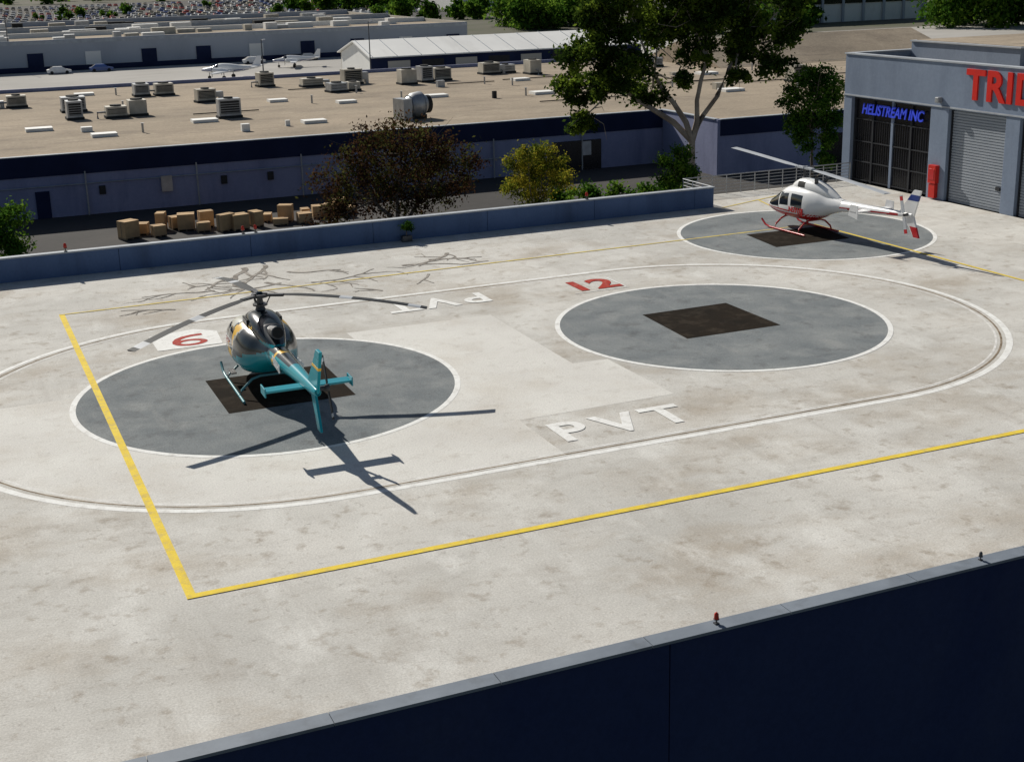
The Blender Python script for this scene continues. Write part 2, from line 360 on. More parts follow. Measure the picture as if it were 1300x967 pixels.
for k in range(60):
    x0=random.uniform(-10,95);y0=random.uniform(92,146);q=random.random()
    if q<.3: b.tube([(x0,y0,-.9),(x0+random.uniform(6,16),y0,-.9)],.06,hvacd,6)
    elif q<.65: b.tube([(x0,y0,-1),(x0,y0,-.2),(x0,y0,-.15)],[.1,.1,.2],metal,8)
    else:
        l=random.uniform(.4,1.1);b.box(x0,x0+l,y0,y0+l*.8,-1.01,-1.01+random.uniform(.3,.8),random.choice((hvacm,hvacd,metal,whitem)))
b.obj('roof_pipes',W)
def hvac(x,y,sx,sy,sz,rot,kind):
    b=MB();m=hvacm if kind<2 else metal
    b.box(-sx/2-.1,sx/2+.1,-sy/2-.1,sy/2+.1,0,.25,hvacd)
    b.box(-sx/2,sx/2,-sy/2,sy/2,.25,sz,m)
    b.box(-sx/2+.15,sx/2-.15,-sy/2-.012,-sy/2,.45,sz-.2,hvacd)
    for i in range(5): b.box(-sx/2+.15,sx/2-.15,-sy/2-.03,-sy/2-.013,.5+i*(sz-.75)/5,.55+i*(sz-.75)/5,m)
    b.tube([(0,0,sz),(0,0,sz+.15)],min(sx,sy)*.34,hvacd,14)
    if kind==1:
        b.box(sx/2,sx/2+.9,-sy*.3,sy*.3,.5,sz*.75,metal);b.box(sx/2+.5,sx/2+.9,-sy*.3,sy*.3,0,.5,metal)
    if kind==0: b.tube([(-sx/2,0,.6),(-sx/2-.8,0,.6),(-sx/2-.8,0,0)],.12,metal,6)
    b.obj('rooftop_hvac_unit',loc=(x,y,-1.02),rot=rot,bev=.03)
for i,(x,y) in enumerate([(4.9,130.5),(1.5,131),(9.3,114.2),(13.2,113.1),(15.4,114),(19,135.6),(21.5,135),(24.1,123.3),(23.1,106.1),(34.3,138.4),(39.1,134.5),(39.7,125.7),(41.8,126.2),(49.8,130),(52.7,131.7),(55.1,132.5),(63.6,137.3),(66,137.6),(68.1,133.5),(44.2,134.6),(10,122),(78,128),(88,104),(86,134),(96,121),(-6,126)]):
    hvac(x,y,random.uniform(1.4,2.6),random.uniform(1.3,2.0),random.uniform(1.0,2.0),random.choice((0,0,math.pi/2,.1)),i%3)
b=MB()
b.box(-1.4,-.5,-1,1,0,2.0,metal);b.tube([(-.5,0,1.25),(.2,0,1.3),(.9,0,1.35),(1.5,0,1.3)],[.75,1.15,1.2,.8],metal,20);b.tube([(1.5,0,1.3),(1.9,0,1.3)],.85,hvacd,20)
b.box(-.4,1.4,-.5,.5,0,.4,hvacd)
for i in range(6): b.tube([(-.3+i*.25,0,1.28),(-.25+i*.25,0,1.28)],1.0+.05*i,metal,20)
b.obj('exhaust_fan_housing',loc=(37.9,94.1,-1.02),smooth=True,rot=.2)

def crate(x,y,sx,sy,sz,rot,z=-5.98):
    b=MB();b.box(-sx/2,sx/2,-sy/2,sy/2,.14,sz,card)
    for k in (-.45,0,.45): b.box(sx*k-.05,sx*k+.05,-sy/2,sy/2,0,.1,wood)
    b.box(-sx/2,sx/2,-sy/2-.02,sy/2+.02,.1,.14,wood)
    b.box(-sx/2-.01,sx/2+.01,-.05,.05,.14,sz+.01,wood)
    b.obj('cardboard_crate',loc=(x,y,z),rot=rot,bev=.01)
for i in range(20):
    h_=random.uniform(.5,1.4);x_=8.6+i*.86+random.uniform(-.4,.4)+(1.2 if i>9 else 0);y_=75.2+random.uniform(-1.8,1.8)
    crate(x_,y_,random.uniform(.6,1.3),random.uniform(.6,1.1),h_,random.uniform(-.5,.5))

# ------------------------------------------------------------------ trees
def leafobj(name,clumps,n,size,mats,trunk=None,parent=None,flat=.8,sub=12,sig=.3):
    P=[];K=[]
    tot=sum(c[3]**2 for c in clumps)
    for (x,y,z,rr) in clumps:
        cnt=int(n*rr*rr/tot)
        sc=rng.normal(size=(sub,3));sc/=np.linalg.norm(sc,axis=1)[:,None];sc*=rng.uniform(.35,1.0,(sub,1))*rr
        sh=rng.random(sub)
        idx=rng.integers(0,sub,cnt)
        p=sc[idx]+rng.normal(size=(cnt,3))*rr*sig*rng.uniform(.6,1.2,(cnt,1))
        p[:,2]*=flat;P.append(p+np.array([x,y,z]));K.append(sh[idx])
    P=np.concatenate(P);K=np.concatenate(K);N=len(P)
    a=rng.normal(size=(N,3));a/=np.linalg.norm(a,axis=1)[:,None]
    bb=rng.normal(size=(N,3));bb-=a*(a*bb).sum(1)[:,None];bb/=np.linalg.norm(bb,axis=1)[:,None]
    s=size*rng.uniform(.6,1.35,(N,1))
    V=np.stack([P-a*s*.5,P+bb*s*.28,P+a*s*.55,P-bb*s*.28],1).reshape(-1,3)
    me=bpy.data.meshes.new(name);me.vertices.add(4*N);me.vertices.foreach_set('co',V.ravel())
    me.loops.add(4*N);me.loops.foreach_set('vertex_index',np.arange(4*N,dtype=np.int32))
    me.polygons.add(N);me.polygons.foreach_set('loop_start',np.arange(0,4*N,4,dtype=np.int32))
    for m in mats: me.materials.append(m)
    mi=np.clip((K*.75+rng.random(N)*.35)*len(mats),0,len(mats)-1).astype(np.int32)
    me.polygons.foreach_set('material_index',mi);me.update(calc_edges=True);me.validate()
    o=bpy.data.objects.new(name,me);COL.objects.link(o)
    if parent: o.parent=parent
    return o
euc=[leafmat('eucalyptus_leaf_dark',(.022,.042,.010),.3),leafmat('eucalyptus_leaf_mid',(.05,.09,.016),.45),leafmat('eucalyptus_leaf_light',(.13,.19,.025),.5)]
mar=[leafmat('plum_leaf_dark',(.030,.015,.012),.3),leafmat('plum_leaf_mid',(.065,.036,.02),.4),leafmat('plum_leaf_olive',(.075,.08,.025),.4)]
yel=[leafmat('yellow_leaf_dark',(.07,.10,.015),.4),leafmat('yellow_leaf_mid',(.17,.20,.025),.45),leafmat('yellow_leaf_light',(.38,.33,.04),.45)]
grn=[leafmat('green_leaf_dark',(.02,.055,.010),.3),leafmat('green_leaf_mid',(.055,.13,.018),.4),leafmat('green_leaf_light',(.13,.23,.03),.45)]
RX,RY=.921,-.389
def place(bx,by,cl,depth):
    return [(bx+a*RX+d*.389,by+a*RY+d*.921,z,rr) for a,d,z,rr in [(c[0],random.uniform(-depth,depth),c[1],c[2]) for c in cl]]
def tree(name,bx,by,base,cl,depth,n,size,mats,bk,r0,forks,bend=.6,sub=12,sig=.3,flat=.8):
    E=empty(name)
    C=place(bx,by,cl,depth)
    t=MB();B=Vector((bx,by,base));
    fk=[Vector((bx+a*RX,by+a*RY,z)) for a,z in forks]
    prev=B;rad=r0;mids=[]
    for i,f in enumerate(fk):
        pts=[prev.lerp(f,k/4)+Vector((random.uniform(-.12,.12),random.uniform(-.12,.12),0))*(0<k<4) for k in range(5)] if i==0 else [fk[0].lerp(f,k/4)+Vector((random.uniform(-.2,.2),random.uniform(-.2,.2),random.uniform(-.1,.3)))*(0<k<4) for k in range(5)]
        ra=[r0*(1-.4*k/4) for k in range(5)] if i==0 else [r0*.6*(1-.5*k/4) for k in range(5)]
        t.tube(pts,ra,bk,8);mids.append(f)
    for (x,y,z,rr) in C:
        c=Vector((x,y,z));f=min(mids,key=lambda q:(q-c).length)
        m1=f.lerp(c,.5)+Vector((random.uniform(-.5,.5),random.uniform(-.5,.5),-.2))*bend
        t.tube([f,m1,c],[r0*.28,r0*.17,r0*.06],bk,6)
        for k in range(5):
            e=c+Vector((random.gauss(0,1),random.gauss(0,1),random.gauss(.2,.8)))*rr*.75
            t.tube([m1.lerp(c,random.uniform(.2,1)),m1.lerp(e,.6)+Vector((0,0,.1)),e],[r0*.1,r0*.06,r0*.02],bk,4)
    t.obj('trunk_and_limbs',E,smooth=True)
    leafobj('foliage',C,n,size,mats,parent=E,sub=sub,sig=sig,flat=flat)
    return E
big=[(-8.0,7.0,2.1),(-5.5,8.8,2.3),(-8.3,3.9,1.8),(-8.3,1.9,1.2),(-4.9,5.6,2.2),(-3.1,3.6,1.4),(-2,8.4,2.4),(.9,9.6,2.5),(.4,6.6,1.6),(3.7,8.4,2.4),(5.5,5.9,1.4),(2.8,4.9,.9),(6.6,7.8,1.6),(4.3,11,2.5),(-1.5,11.6,2.5),(6.4,10.4,2.0),(-5.5,11,2.2),(-6.6,4.6,1.6),(3.6,6.4,1.2),(-7.0,9.0,1.7),(-1.0,4.8,.9)]
tree('eucalyptus_tree',47.2,58,-6,big,2.8,52000,.32,euc,barkp,.40,[(-.1,.2),(-2.9,5.2),(.9,6.0),(3.2,6.8),(-5.6,4.6)],sub=20,sig=.19)
bush=[(-3.9,.2,1.4),(-2.6,1.6,1.5),(-1.2,2.6,1.5),(.3,2.9,1.5),(1.9,2.5,1.5),(3.3,1.8,1.4),(4.3,.9,1.1),(-3.2,-1.2,1.4),(-1.6,.2,1.6),(.2,.6,1.6),(2.0,.4,1.6),(3.2,-.4,1.4),(-4.2,-2,1.2),(-.8,-1.2,1.4),(1.2,-1.2,1.3)]
tree('plum_tree',22.3,52,-6,bush,1.8,17000,.2,mar,bark,.28,[(0,-3.0),(-1.5,-1),(1.6,-.8),(.2,0)],sub=16,sig=.28)
yb=[(-1.1,.6,.9),(-.4,1.5,.8),(.5,1.3,.9),(1.3,.5,.9),(.1,.2,1.2),(-1.3,-.8,1.0),(1.6,-.7,1.0),(.1,-1.2,1.2),(0,-2.6,1.2)]
tree('yellow_leaf_tree',31.7,52,-6,yb,1.1,13000,.16,yel,bark,.16,[(0,-3)],sub=16,sig=.26)
sg=[(-.5,.2,.8),(.5,.6,.8),(.2,-.5,1.0),(-.6,-1,.8),(.9,-.7,.7)]
tree('small_green_tree',41.2,50,-6,sg,.8,5500,.18,grn,bark,.14,[(0,-2.5)],sub=10)
hg=[(-.6,5.0,1.0),(.6,5.3,1.1),(-1.1,3.7,1.1),(.4,3.8,1.4),(1.5,4.0,1.1),(-1.0,2.2,1.1),(.4,2.0,1.3),(1.5,2.4,1.1),(-.4,.8,1.0),(1.3,.9,.9),(.9,-.4,.8)]
tree('leafy_green_tree',51.7,50,-6,hg,1.4,15000,.2,grn,bark,.2,[(.3,-2),(0,1.5)],sub=16,sig=.22)
le=[(-1.5,0,1.3),(-.4,.3,.9),(-.7,-1.2,1.2),(-2.5,.6,1.4)]
tree('green_shrub_tree',-.3,50,-6,le,1,5500,.22,grn,bark,.14,[(-.6,-2.5)],sub=10)
sh=[(x,-4.8,1.1) for x in (-3,-1.4,.2,1.9,3.4)]
C=place(45,66,[(a*1.5,z,rr) for a,z,rr in sh],1.0);leafobj('hedge_shrubs',C,6000,.3,grn)
pl=MB();pl.box(-.25,.25,-.15,.15,0,.3,steel);pl.tube([(0,0,.3),(0,0,.5)],.04,steel);P=pl.obj('wall_planter',loc=(17.0,34.75,.0))
fo=leafobj('shrub_leaves',[(17,34.75,.75,.32)],700,.1,grn,sub=8);fo.parent=P;fo.matrix_parent_inverse=Matrix.Translation((-17,-34.75,0))

# ------------------------------------------------------------------ far background
def pol(bd,D): a=math.radians(bd);return -3.9+D*math.sin(a),-27.8+D*math.cos(a)
B2=empty('long_industrial_building')
b=MB();b.box(-150,108,258,258.4,-6,.1,cream);b.box(107.6,108,258.4,350,-6,.1,tanw);b.box(-150,108,257.9,258,-.7,-.1,capm);b.box(-150,108,257.85,257.9,-6,-5,banddk);b.obj('walls',B2)
b=MB();b.box(-150,107.6,258.4,350,-1.2,-.6,roofm);b.box(-150,107.6,285,285.6,-.6,.4,whitem);b.box(-150,107.6,312,312.6,-.6,.6,capm);b.box(-150,107.6,349,350,-.6,.6,cream);b.obj('roof',B2)
b=MB()
for k in range(60):
    x0=random.uniform(-20,104);y0=random.choice((268,278,298,305,325,338))+random.uniform(-2,2);l=random.uniform(1.5,6);b.box(x0,x0+l,y0,y0+2.5,-.6,random.uniform(-.1,.9),random.choice((whitem,whitem,hvacm,hvacd,metal)))
b.obj('skylights_and_vents',B2)
b=MB()
for k in range(14): b.box(-40+k*11,-37+k*11,257.8,257.88,-5,-2.4,banddk if k%3 else whitem)
b.obj('loading_doors',B2)
C2=empty('white_roof_shed')
b=MB();x0,x1,y0,y1=66,118,196,214
b.box(x0,x1,y0,y0+.3,-6,-2.2,banddk);b.box(x0,x1,y1-.3,y1,-6,-2.2,tanw)  # front wall: shade under the eave is put into its dark colour
b.extr([(y0+.3,-6),(y1-.3,-6),(y1-.3,-2.2),((y0+y1)/2,-.1),(y0+.3,-2.2)],'x',x0,x0+.3,whitem)
b.extr([(y0+.3,-6),(y1-.3,-6),(y1-.3,-2.2),((y0+y1)/2,-.1),(y0+.3,-2.2)],'x',x1-.3,x1,tanw);b.obj('walls',C2)
b=MB();ym=(y0+y1)/2
b.extr([(y0-.8,-2.35),(ym,.0),(y1+.8,-2.35),(y1+.8,-2.15),(ym,.2),(y0-.8,-2.15)],'x',x0-.5,x1+.5,whitem)
for k in range(12): b.extr([(y0-.8,-2.149),(ym,.201),(ym,.28),(y0-.8,-2.07)],'x',x0+k*4.4,x0+k*4.4+.12,capm)
b.obj('gable_roof',C2)
b=MB()
for k in range(8): b.box(x0+3+k*6.2,x0+7+k*6.2,y0-.05,y0-.002,-6,-3,hvacd if k%2 else tanw)
b.obj('bay_doors',C2)
f=MB()
for i in range(110):
    xx=-60+i*1.6;f.tube([(xx,166,-6),(xx,166,-3.9)],.05,steel,5)
for z in (-3.95,-5.0,-5.9): f.tube([(-60,166,z),(116,166,z)],.05,steel,5)
f.obj('airfield_fence')
for x,y,h in ((41,168,9),(12,262,12),(64,190,10)):
    lp=MB();lp.tube([(0,0,0),(0,0,h)],[.12,.07],steel,8);lp.tube([(0,0,h),(0,-1.4,h+.1)],.05,steel,6);lp.box(-.2,.2,-1.9,-1.3,h,h+.15,metal);lp.obj('street_lamp',loc=(x,y,-5.98))
D2=empty('office_building')
b=MB();xx,yy=pol(36.6,400);b.box(xx-28,xx+30,yy,yy+40,-6,9,whitem);b.box(xx-28.2,xx+30.2,yy-.3,yy-.02,5.2,7.0,blackm);b.box(xx-28.2,xx+30.2,yy-.3,yy-.02,-1,1,blackm)
for k in range(9): b.box(xx-28+k*7,xx-27.2+k*7,yy-.6,yy-.31,-6,9,cream)
b.obj('walls_and_windows',D2)
D3=empty('tan_gable_building')
b=MB();xx,yy=pol(36.0,190);b.box(xx-16,xx+22,yy,yy+20,-6,-.8,tanw);b.extr([(yy-.6,-1),(yy+10,2.2),(yy+20.6,-1)],'x',xx-16.5,xx+22.5,roofm);b.box(xx-16,xx+22,yy-.1,yy-.02,-2,-1,capm);b.obj('walls_and_roof',D3)
D4=empty('white_flat_building')
b=MB();xx,yy=pol(19.5,860);b.box(xx-40,xx+40,yy,yy+40,-6,6,cream);b.box(xx-40.3,xx+40.3,yy-.3,yy,1,3,blackm);xx,yy=pol(22.6,560);b.box(xx-18,xx+14,yy,yy+30,-6,9,whitem);b.box(xx-18,xx+14,yy-.3,yy-.02,3,5,blackm);b.obj('walls_and_windows',D4)
def mass(name,b0,b1,D0,D1,h,n,k,size=1.6,mats=grn):
    cl=[]
    for i in range(k):
        x,y=pol(random.uniform(b0,b1),random.uniform(D0,D1));hh=h*random.uniform(.6,1.15)
        cl.append((x,y,-6+hh*.62,hh*.42));cl.append((x+random.uniform(-3,3),y,-6+hh*.3,hh*.36))
    leafobj(name,cl,n,size,mats,sub=14,flat=1.0)
mass('distant_tree_row',22.6,26.8,385,430,11.5,26000,16,1.1)
mass('distant_tree_row',14,22.4,560,620,9,20000,26,1.5)
mass('distant_tree_row',39.5,46,330,400,17,22000,14,1.3)
mass('distant_tree_row',-2,48,840,1050,14,30000,90,3.0)
mass('distant_tree_row',30,36,330,400,9,9000,10,1.3)
mass('distant_tree_row',17.5,22,455,500,7,8000,10,1.2)
mass('parking_lot_trees',0,15,520,700,4,6000,16,1.0)
pc=MB();cc=[mat('car_'+n,c,None,1,.3,spec=.6) for n,c in (('white',(.8,.8,.8)),('silver',(.5,.52,.54)),('red',(.45,.03,.02)),('blue',(.06,.12,.35)),('black',(.03,.03,.03)),('tan',(.5,.44,.32)))]
def car(x,y,z,rot,m):
    R=Matrix.Translation((x,y,z))@Matrix.Rotation(rot,4,'Z')
    prof=[(-2.2,.3),(2.2,.3),(2.25,.7),(1.3,.9),(.6,1.4),(-1.1,1.42),(-1.8,.95),(-2.25,.85)]
    n=len(prof);vs=[R@Vector((a,s*.85*(.82 if zz>1.2 else 1),zz)) for s in (-1,1) for a,zz in prof]
    fs=[tuple(range(n)),tuple(range(n,2*n))[::-1]]+[(i,n+i,n+(i+1)%n,(i+1)%n) for i in range(n)]
    ms=[m,m]+[m,m,m,blackm,m,blackm,m,m]
    pc.add(vs,fs,ms)
    for wx in (-1.4,1.4):
        for wy in (-.87,.75): pc.tube([R@Vector((wx,wy,.32)),R@Vector((wx,wy+.12,.32))],.32,rubber,8)
for row in range(11):
    for i in range(62):
        if random.random()<.88:
            x=-5+i*3.0;y=486+row*(14+row)+random.uniform(-.3,.3)
            car(x+row*2,y,-5.97,math.pi/2,random.choice(cc+cc[:2]))
pc.obj('parked_cars')
for x,y,r_,m in ((36,163,0,cc[4]),(58,250,0,cc[0]),(70,252,0,cc[1]),(20,250,0,cc[0]),(28,251,0,cc[3])):
    pc=MB();car(0,0,0,0,m);pc.obj('parked_car',loc=(x,y,-5.98),rot=r_)
def plane(x,y,rot,sc=1):
    A=empty('twin_engine_airplane',(x,y,-5.98),rot,sc)
    b=MB();fm=lambda X_,Y_,Z_: glass if (1.6<Y_<2.6 and Z_>1.75) else (hblue if 1.28<Z_<1.38 else hwhite)
    b.loft([(4.6,1.3,.05,.05,.05,2),(4.2,1.32,.3,.25,.25,2),(2.8,1.4,.55,.45,.5,2),(1.8,1.5,.6,.75,.55,2),(0,1.5,.6,.72,.55,2),(-2,1.55,.4,.4,.4,2),(-4.4,1.75,.12,.15,.12,2)],fm,20,3);b.obj('fuselage',A,smooth=True)
    b=MB();b.extr([(-6,.1),(-5.9,.9),(-.4,1.3),(.4,1.3),(5.9,.9),(6,.1),(.4,-.5),(-.4,-.5)],'z',1.15,1.3,hwhite)
    b.extr([(-2.3,-4.5),(-2.2,-3.9),(0,-3.5),(2.2,-3.9),(2.3,-4.5)],'z',1.8,1.9,hwhite)
    b.extr([(-3.2,1.8),(-4.2,3.3),(-4.8,3.3),(-4.6,1.7)],'x',-.06,.06,hwhite);b.obj('wings_and_tail',A)
    b=MB()
    for s in (-1,1):
        b.tube([(s*1.9,-.3,1.3),(s*1.9,.8,1.35),(s*1.9,1.9,1.35),(s*1.9,2.2,1.35)],[.2,.4,.36,.12],hwhite,12)
        b.box(s*1.9-.06,s*1.9+.06,2.2,2.25,.45,2.25,steel);b.tube([(s*1.9,.4,1.1),(s*1.9,.4,.3)],.06,steel);b.tube([(s*1.9-.1,.4,.3),(s*1.9+.1,.4,.3)],.3,rubber,12)
    b.tube([(0,3.4,1),(0,3.4,.25)],.05,steel);b.tube([(-.08,3.4,.25),(.08,3.4,.25)],.25,rubber,12);b.obj('engines_and_gear',A)
plane(46,215,1.0,1.2);plane(-2,200,1.7,1.1);plane(63,235,1.3,1.0)

# ------------------------------------------------------------------ helicopters
def rotorblade(b,az,R,z0,droop,chord,mfun,root=.5,hx=0,hy=0,tip=0):
    n=24;ca,sa=math.cos(az),math.sin(az);vs=[]
    for i in range(n+1):
        r_=root+(R-root)*i/n;z=z0-droop*(r_/R)**2+tip*(r_/R)
        c=chord*(.55+.45*min(1,i/3)) 
        for o,th in ((-.3*c,0),(-.1*c,.022),(.7*c,0),(-.1*c,-.022)):
            vs.append((hx+r_*ca-o*sa,hy+r_*sa+o*ca,z+th))
    for i in range(n):
        b.add([vs[i*4+k] for k in range(8)],[(k,(k+1)%4,4+(k+1)%4,4+k) for k in range(4)],mfun(i/n))
    b.add(vs[-4:],[(0,1,2,3)],mfun(1));b.add(vs[:4],[(3,2,1,0)],mfun(0))
def skid(b,s,x,yf,yr,m,r=.045,lift=.35):
    b.tube([(s*x,yr,.06),(s*x,yf-.5,.06),(s*x,yf-.15,.12),(s*x,yf+.15,lift)],r,m,10)
def crosst(b,x,y,zt,m,r=.04):
    b.tube([(-x,y,.08),(-x*.93,y,.25),(-x*.6,y,zt-.08),(-x*.35,y,zt),(x*.35,y,zt),(x*.6,y,zt-.08),(x*.93,y,.25),(x,y,.08)],r,m,10)
A=empty('teal_helicopter',(5.15,14.6,.014),math.radians(-1.2))
def pb(x,y,z):
    if z>1.02 and y>1.55 and abs(x)>.035: return glass if z>1.02+.12*(y-1.5) else creamp
    if abs(x)>.62 and 1.32<z<1.98 and (.12<y<.72 or .84<y<1.5): return glass
    q=y+.75*(z-1.2)
    if q>1.05: return creamp
    if q>.90: return navy
    if q>.35: return gold
    if q>.22: return creamp
    if z>1.15+.3*(-y-.2): return navy
    return teal
b=MB();b.loft([(3.05,.95,.04,.04,.04,2),(2.92,.96,.36,.2,.2,2),(2.55,1.0,.68,.46,.36,2.2),(2.0,1.1,.88,.78,.50,2.4),(1.3,1.2,.97,.96,.62,2.8),(.4,1.25,1.0,1.0,.67,3),(-.6,1.28,.98,.94,.65,2.8),(-1.2,1.35,.84,.80,.55,2.5),(-1.7,1.5,.58,.56,.40,2.2),(-2.3,1.62,.36,.36,.3,2)],pb,64,9);b.obj('cabin',A,smooth=True)
def bo(x,y,z):
    if -3.05<y+.6*z-1<-2.85: return gold
    if z>1.72+.12*(-y-2.3)/5+.1: return navy if y>-4.6 else teal
    return teal
b=MB();b.loft([(-2.1,1.6,.38,.38,.32,2),(-4.5,1.74,.25,.25,.24,2),(-7.1,1.86,.13,.14,.13,2),(-7.35,1.88,.05,.06,.05,2)],bo,28,16);b.obj('tail_boom',A,smooth=True)
def cw(x,y,z):
    if -.02<y<.06 or -1.45<y<-1.38: return steel
    if y<-1.5: return navy if z>2.0 else teal
    if z<2.26: return gold if y>-1.0 else navy
    if z<2.34: return navy
    if abs(x)<.16: return creamp if y>-.2 else navy
    return navy if y<.5 else creamp
b=MB();b.loft([(1.15,2.10,.1,.04,.04,2),(.75,2.13,.40,.24,.2,2.4),(.1,2.17,.52,.40,.3,2.5),(-.6,2.16,.55,.42,.3,2.4),(-1.3,2.08,.48,.38,.3,2.3),(-1.9,1.97,.36,.28,.3,2.2),(-2.5,1.87,.2,.16,.2,2)],cw,40,8)
b.tube([(-.0,-1.6,2.25),(0,-2.1,2.32),(0,-2.5,2.4)],[.18,.2,.21],steel,16);b.tube([(0,-2.45,2.39),(0,-2.52,2.405)],.17,rubber,16)
for s in (-1,1):
    b.box(s*.55-.03,s*.55+.03,-.5,.15,2.16,2.4,rubber)
    for k in range(4): b.box(s*.585-.004,s*.585+.004,-.5,.15,2.19+k*.05,2.205+k*.05,metal)
b.obj('engine_cowling',A,smooth=True)
b=MB();b.tube([(0,0,2.5),(0,0,2.75),(0,0,3.14)],[.2,.11,.08],steel,14);b.tube([(0,0,3.0),(0,0,3.1)],[.27,.27],steel,18);b.tube([(0,0,3.1),(0,0,3.18)],[.13,.07],navy,12)
b.tube([(0,0,2.72),(0,0,2.78)],.24,steel,18)
azs=[math.radians(a+1.2) for a in (-25.5-1,-146.5-1,94-1)]
for a in azs:
    b.box(.1,.8,-.08,.08,3.02,3.10,steel,Matrix.Rotation(a,4,'Z'));b.tube([(.22*math.cos(a+.5),.22*math.sin(a+.5),2.76),(.36*math.cos(a+.35),.36*math.sin(a+.35),3.03)],.022,steel,6)
b.obj('rotor_hub',A,smooth=False)
mf=lambda t: bladel if (.38<t<.46 or .84<t<.92) else blade
for i,a in enumerate(azs):
    b=MB();rotorblade(b,a,5.45,3.08,.52,.36,mf,.6);b.obj('main_rotor_blade_%d'%(i+1),A)
b=MB()
b.extr([(-1.27,-5.85),(-1.27,-6.3),(1.27,-6.3),(1.27,-5.85)],'z',1.70,1.76,teal)
for s in (-1,1): b.box(s*1.27-.02,s*1.27+.02,-6.36,-5.8,1.6,1.86,teal)
b.obj('horizontal_stabiliser',A,bev=.01)
def fin(b,pts,t,m): b.extr(pts,'x',-t,t,m)
b=MB();fin(b,[(-6.35,1.95),(-7.6,3.2),(-8.0,3.2),(-7.4,1.85),(-7.0,1.8)],.045,teal);fin(b,[(-6.6,1.79),(-7.1,1.78),(-7.55,.75),(-7.2,.75)],.04,teal);fin(b,[(-7.37,2.97),(-7.6,3.205),(-8.0,3.205),(-7.9,2.97)],.05,teal);fin(b,[(-7.0,2.6),(-7.1,2.7),(-7.78,2.7),(-7.74,2.6)],.05,gold)
b.obj('tail_fins',A,bev=.012)
b=MB();b.tube([(.0,-7.0,1.87),(.36,-7.0,1.87)],.07,steel,10);b.tube([(.3,-7.0,1.87),(.42,-7.0,1.87)],.1,steel,10)
ta=math.radians(62)
for s in (0,math.pi):
    R=Matrix.Translation((.38,-7.0,1.87))@Matrix.Rotation(ta+s,4,'X');b.box(-.012,.012,.12,.93,-.09,.09,blade,R);b.box(-.0125,.0125,.75,.86,-.091,.091,bladel,R)
b.obj('tail_rotor',A)
b=MB()
for s in (-1,1): skid(b,s,1.08,2.0,-1.75,skidg)
crosst(b,1.08,1.0,.62,skidg);crosst(b,1.08,-1.05,.66,skidg)
for s in (-1,1): b.box(s*.98-.09,s*.98+.09,.3,.9,.42,.46,steel)
b.obj('landing_skids',A,smooth=True)
PORT=Matrix(((0,0,-1,0),(-1,0,0,0),(0,1,0,0),(0,0,0,1)));STAR=Matrix(((0,0,1,0),(1,0,0,0),(0,1,0,0),(0,0,0,1)))
text('registration_port','N350HS',.36,hwhite,Matrix.Translation((-.335,-3.5,1.68))@Matrix.Rotation(-.045,4,'Z')@PORT,A,off=.008,extr=.012)
text('registration_starboard','N350HS',.36,hwhite,Matrix.Translation((.335,-3.5,1.68))@Matrix.Rotation(.045,4,'Z')@STAR,A,off=.008,extr=.012)
A=empty('white_red_helicopter',(35.35,27.4,.014),math.radians(3),1.08)
def pb(x,y,z):
    if y>1.05 and z>.98 and abs(x)>.03 and y<2.05: return glass
    if abs(x)>.42 and 1.12<z<1.72 and (.3<y<.98 or -.75<y<.12): return glass
    if z<.84: return hred
    if .88<z<.93: return hred
    return hwhite
b=MB();b.loft([(2.5,.95,.04,.04,.04,2),(2.3,.95,.26,.16,.2,2),(1.85,1.0,.46,.36,.38,2),(1.25,1.08,.60,.64,.52,2.3),(.7,1.15,.68,.86,.6,2.6),(0,1.18,.70,.90,.62,2.8),(-.8,1.2,.68,.88,.6,2.6),(-1.4,1.3,.57,.74,.52,2.3),(-2.0,1.42,.40,.50,.38,2),(-2.8,1.52,.25,.28,.24,2)],pb,56,8);b.obj('cabin',A,smooth=True)
b=MB();b.loft([(-2.6,1.50,.26,.28,.26,2),(-5,1.66,.17,.17,.17,2),(-7.1,1.78,.09,.09,.09,2)],lambda x,y,z:hred if (abs(z-(1.47+.065*(-y-2.6)))<.045 and y>-6.3) else hwhite,28,14);b.obj('tail_boom',A,smooth=True)
b=MB();b.loft([(.75,2.0,.06,.03,.03,2),(.4,2.02,.3,.24,.2,2.2),(-.1,2.05,.38,.40,.2,2.4),(-1.0,2.05,.40,.38,.2,2.4),(-1.8,1.93,.3,.27,.2,2.2),(-2.5,1.77,.14,.1,.15,2)],lambda x,y,z: rubber if (abs(x)>.3 and -.5<y<0 and z>2.05) else hwhite,28,6)
for s in (-1,1): b.tube([(s*.2,-1.1,2.3),(s*.32,-1.25,2.55)],.09,steel,10)
b.obj('engine_cowling',A,smooth=True)
b=MB();b.tube([(0,0,2.35),(0,0,2.5),(0,0,2.95)],[.14,.07,.06],steel,12);b.tube([(0,0,2.85),(0,0,2.95)],.13,bladel,12)
for s in (-1,1): b.tube([(s*.16,.0,2.35),(s*.2,.05,2.86)],.02,steel,6)
az=math.radians(90-1.5)
b.box(-.6,.6,-.11,.11,2.84,2.92,bladel,Matrix.Rotation(az,4,'Z'))
b.obj('rotor_hub',A)
for i,(a,tp) in enumerate(((az,.36),(az+math.pi,-.34))):
    b=MB();rotorblade(b,a,5.6,2.88,.06,.42,lambda t:bladel,.5,tip=tp);b.obj('main_rotor_blade_%d'%(i+1),A)
b=MB();b.extr([(-.98,-4.35),(-.98,-4.75),(.98,-4.75),(.98,-4.35)],'z',1.60,1.65,hwhite)
for s in (-1,1): b.extr([(-4.25,1.45),(-4.4,1.95),(-4.85,1.95),(-4.85,1.35)],'x',s*.98,s*.98+.03,hwhite)
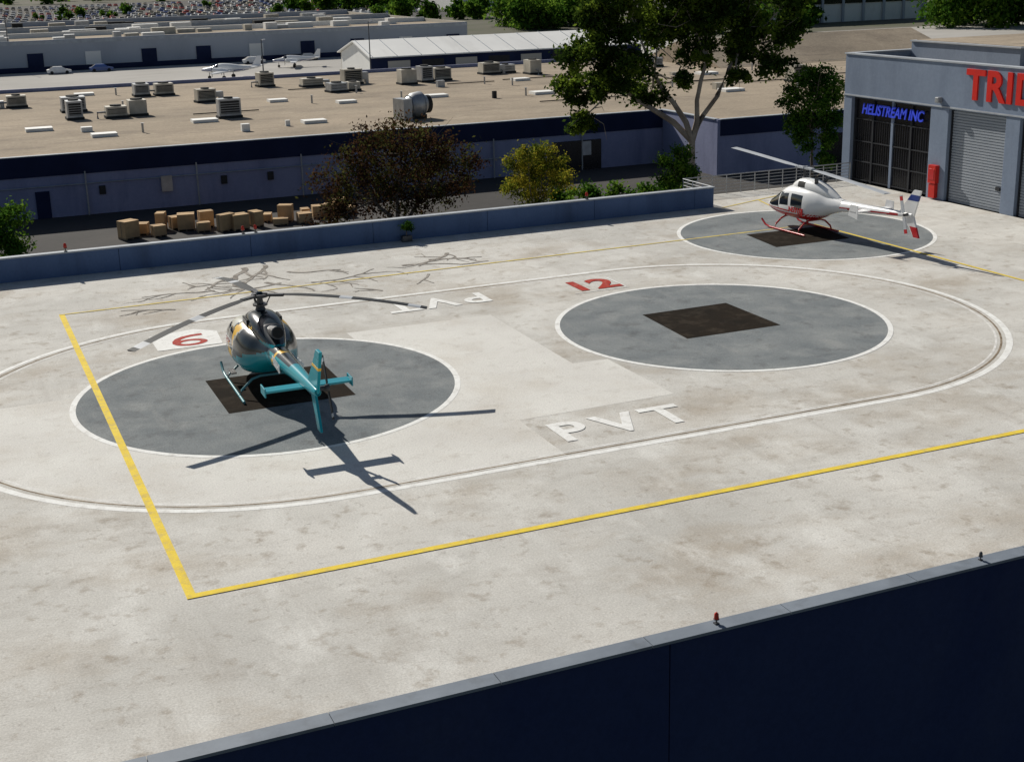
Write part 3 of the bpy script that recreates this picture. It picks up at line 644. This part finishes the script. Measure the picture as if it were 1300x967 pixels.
b.obj('horizontal_stabiliser',A)
b=MB();fin(b,[(-6.35,1.85),(-7.15,2.85),(-7.55,2.85),(-7.2,1.75)],.04,hwhite);fin(b,[(-6.5,1.78),(-7.2,1.74),(-7.55,.9),(-7.25,.9)],.035,hwhite);fin(b,[(-7.0,1.32),(-7.375,1.32),(-7.555,.895),(-7.25,.895)],.04,hred);fin(b,[(-6.8,2.4),(-7.0,2.65),(-7.49,2.65),(-7.41,2.4)],.045,hblue);b.obj('tail_fins',A)
b=MB();b.tube([(0,-6.9,1.8),(-.3,-6.9,1.8)],.06,steel,10)
for s in (0,math.pi):
    R=Matrix.Translation((-.3,-6.9,1.8))@Matrix.Rotation(math.radians(75)+s,4,'X');b.box(-.012,.012,.08,.82,-.08,.08,bladel,R);b.box(-.0125,.0125,.6,.78,-.081,.081,hred,R)
b.obj('tail_rotor',A)
b=MB()
for s in (-1,1): skid(b,s,.96,1.7,-1.35,hred)
crosst(b,.96,.85,.58,hred);crosst(b,.96,-.85,.6,hred);b.obj('landing_skids',A,smooth=True)
text('registration_port','N5910J',.34,hred,Matrix.Translation((-.69,-.3,1.02))@PORT,A,off=.008,extr=.02)

# ------------------------------------------------------------------ light
el=math.radians(35);az=math.radians(-13)
wd=bpy.data.worlds.new('World');S.world=wd;wd.use_nodes=True;nt=wd.node_tree
sk=nt.nodes.new('ShaderNodeTexSky');sk.sky_type='NISHITA';sk.sun_disc=False;sk.sun_elevation=el;sk.sun_rotation=az
nt.links.new(sk.outputs[0],nt.nodes['Background'].inputs[0]);nt.nodes['Background'].inputs[1].default_value=.05
sl=bpy.data.lights.new('sun','SUN');sl.energy=5.0;sl.angle=math.radians(.5);sl.color=(1,.955,.87)
so=bpy.data.objects.new('sun',sl);COL.objects.link(so)
dirv=Vector((.226*math.cos(el),-.974*math.cos(el),-math.sin(el)));so.rotation_euler=dirv.to_track_quat('-Z','Y').to_euler()
S.view_settings.view_transform='Standard';S.view_settings.look='None';S.view_settings.exposure=0

# ------------------------------------------------------------------ camera
p=.28;ro=-.0249;yaw=math.radians(-22.912)
F=Vector((0,math.cos(p),-math.sin(p)));R0=Vector((1,0,0));U0=Vector((0,math.sin(p),math.cos(p)))
R2=R0*math.cos(ro)+U0*math.sin(ro);U2=-R0*math.sin(ro)+U0*math.cos(ro)
M=Matrix((( R2.x,U2.x,-F.x),(R2.y,U2.y,-F.y),(R2.z,U2.z,-F.z)))
M=Matrix.Rotation(yaw,3,'Z')@M
cd=bpy.data.cameras.new('camera');co=bpy.data.objects.new('camera',cd);COL.objects.link(co)
co.matrix_world=Matrix.Translation((-3.91,-27.82,13.39))@M.to_4x4()
cd.sensor_width=36;cd.lens=1709.4/1300*36;cd.shift_y=-44.5/1300;cd.clip_end=8000;cd.clip_start=.5
S.camera=co
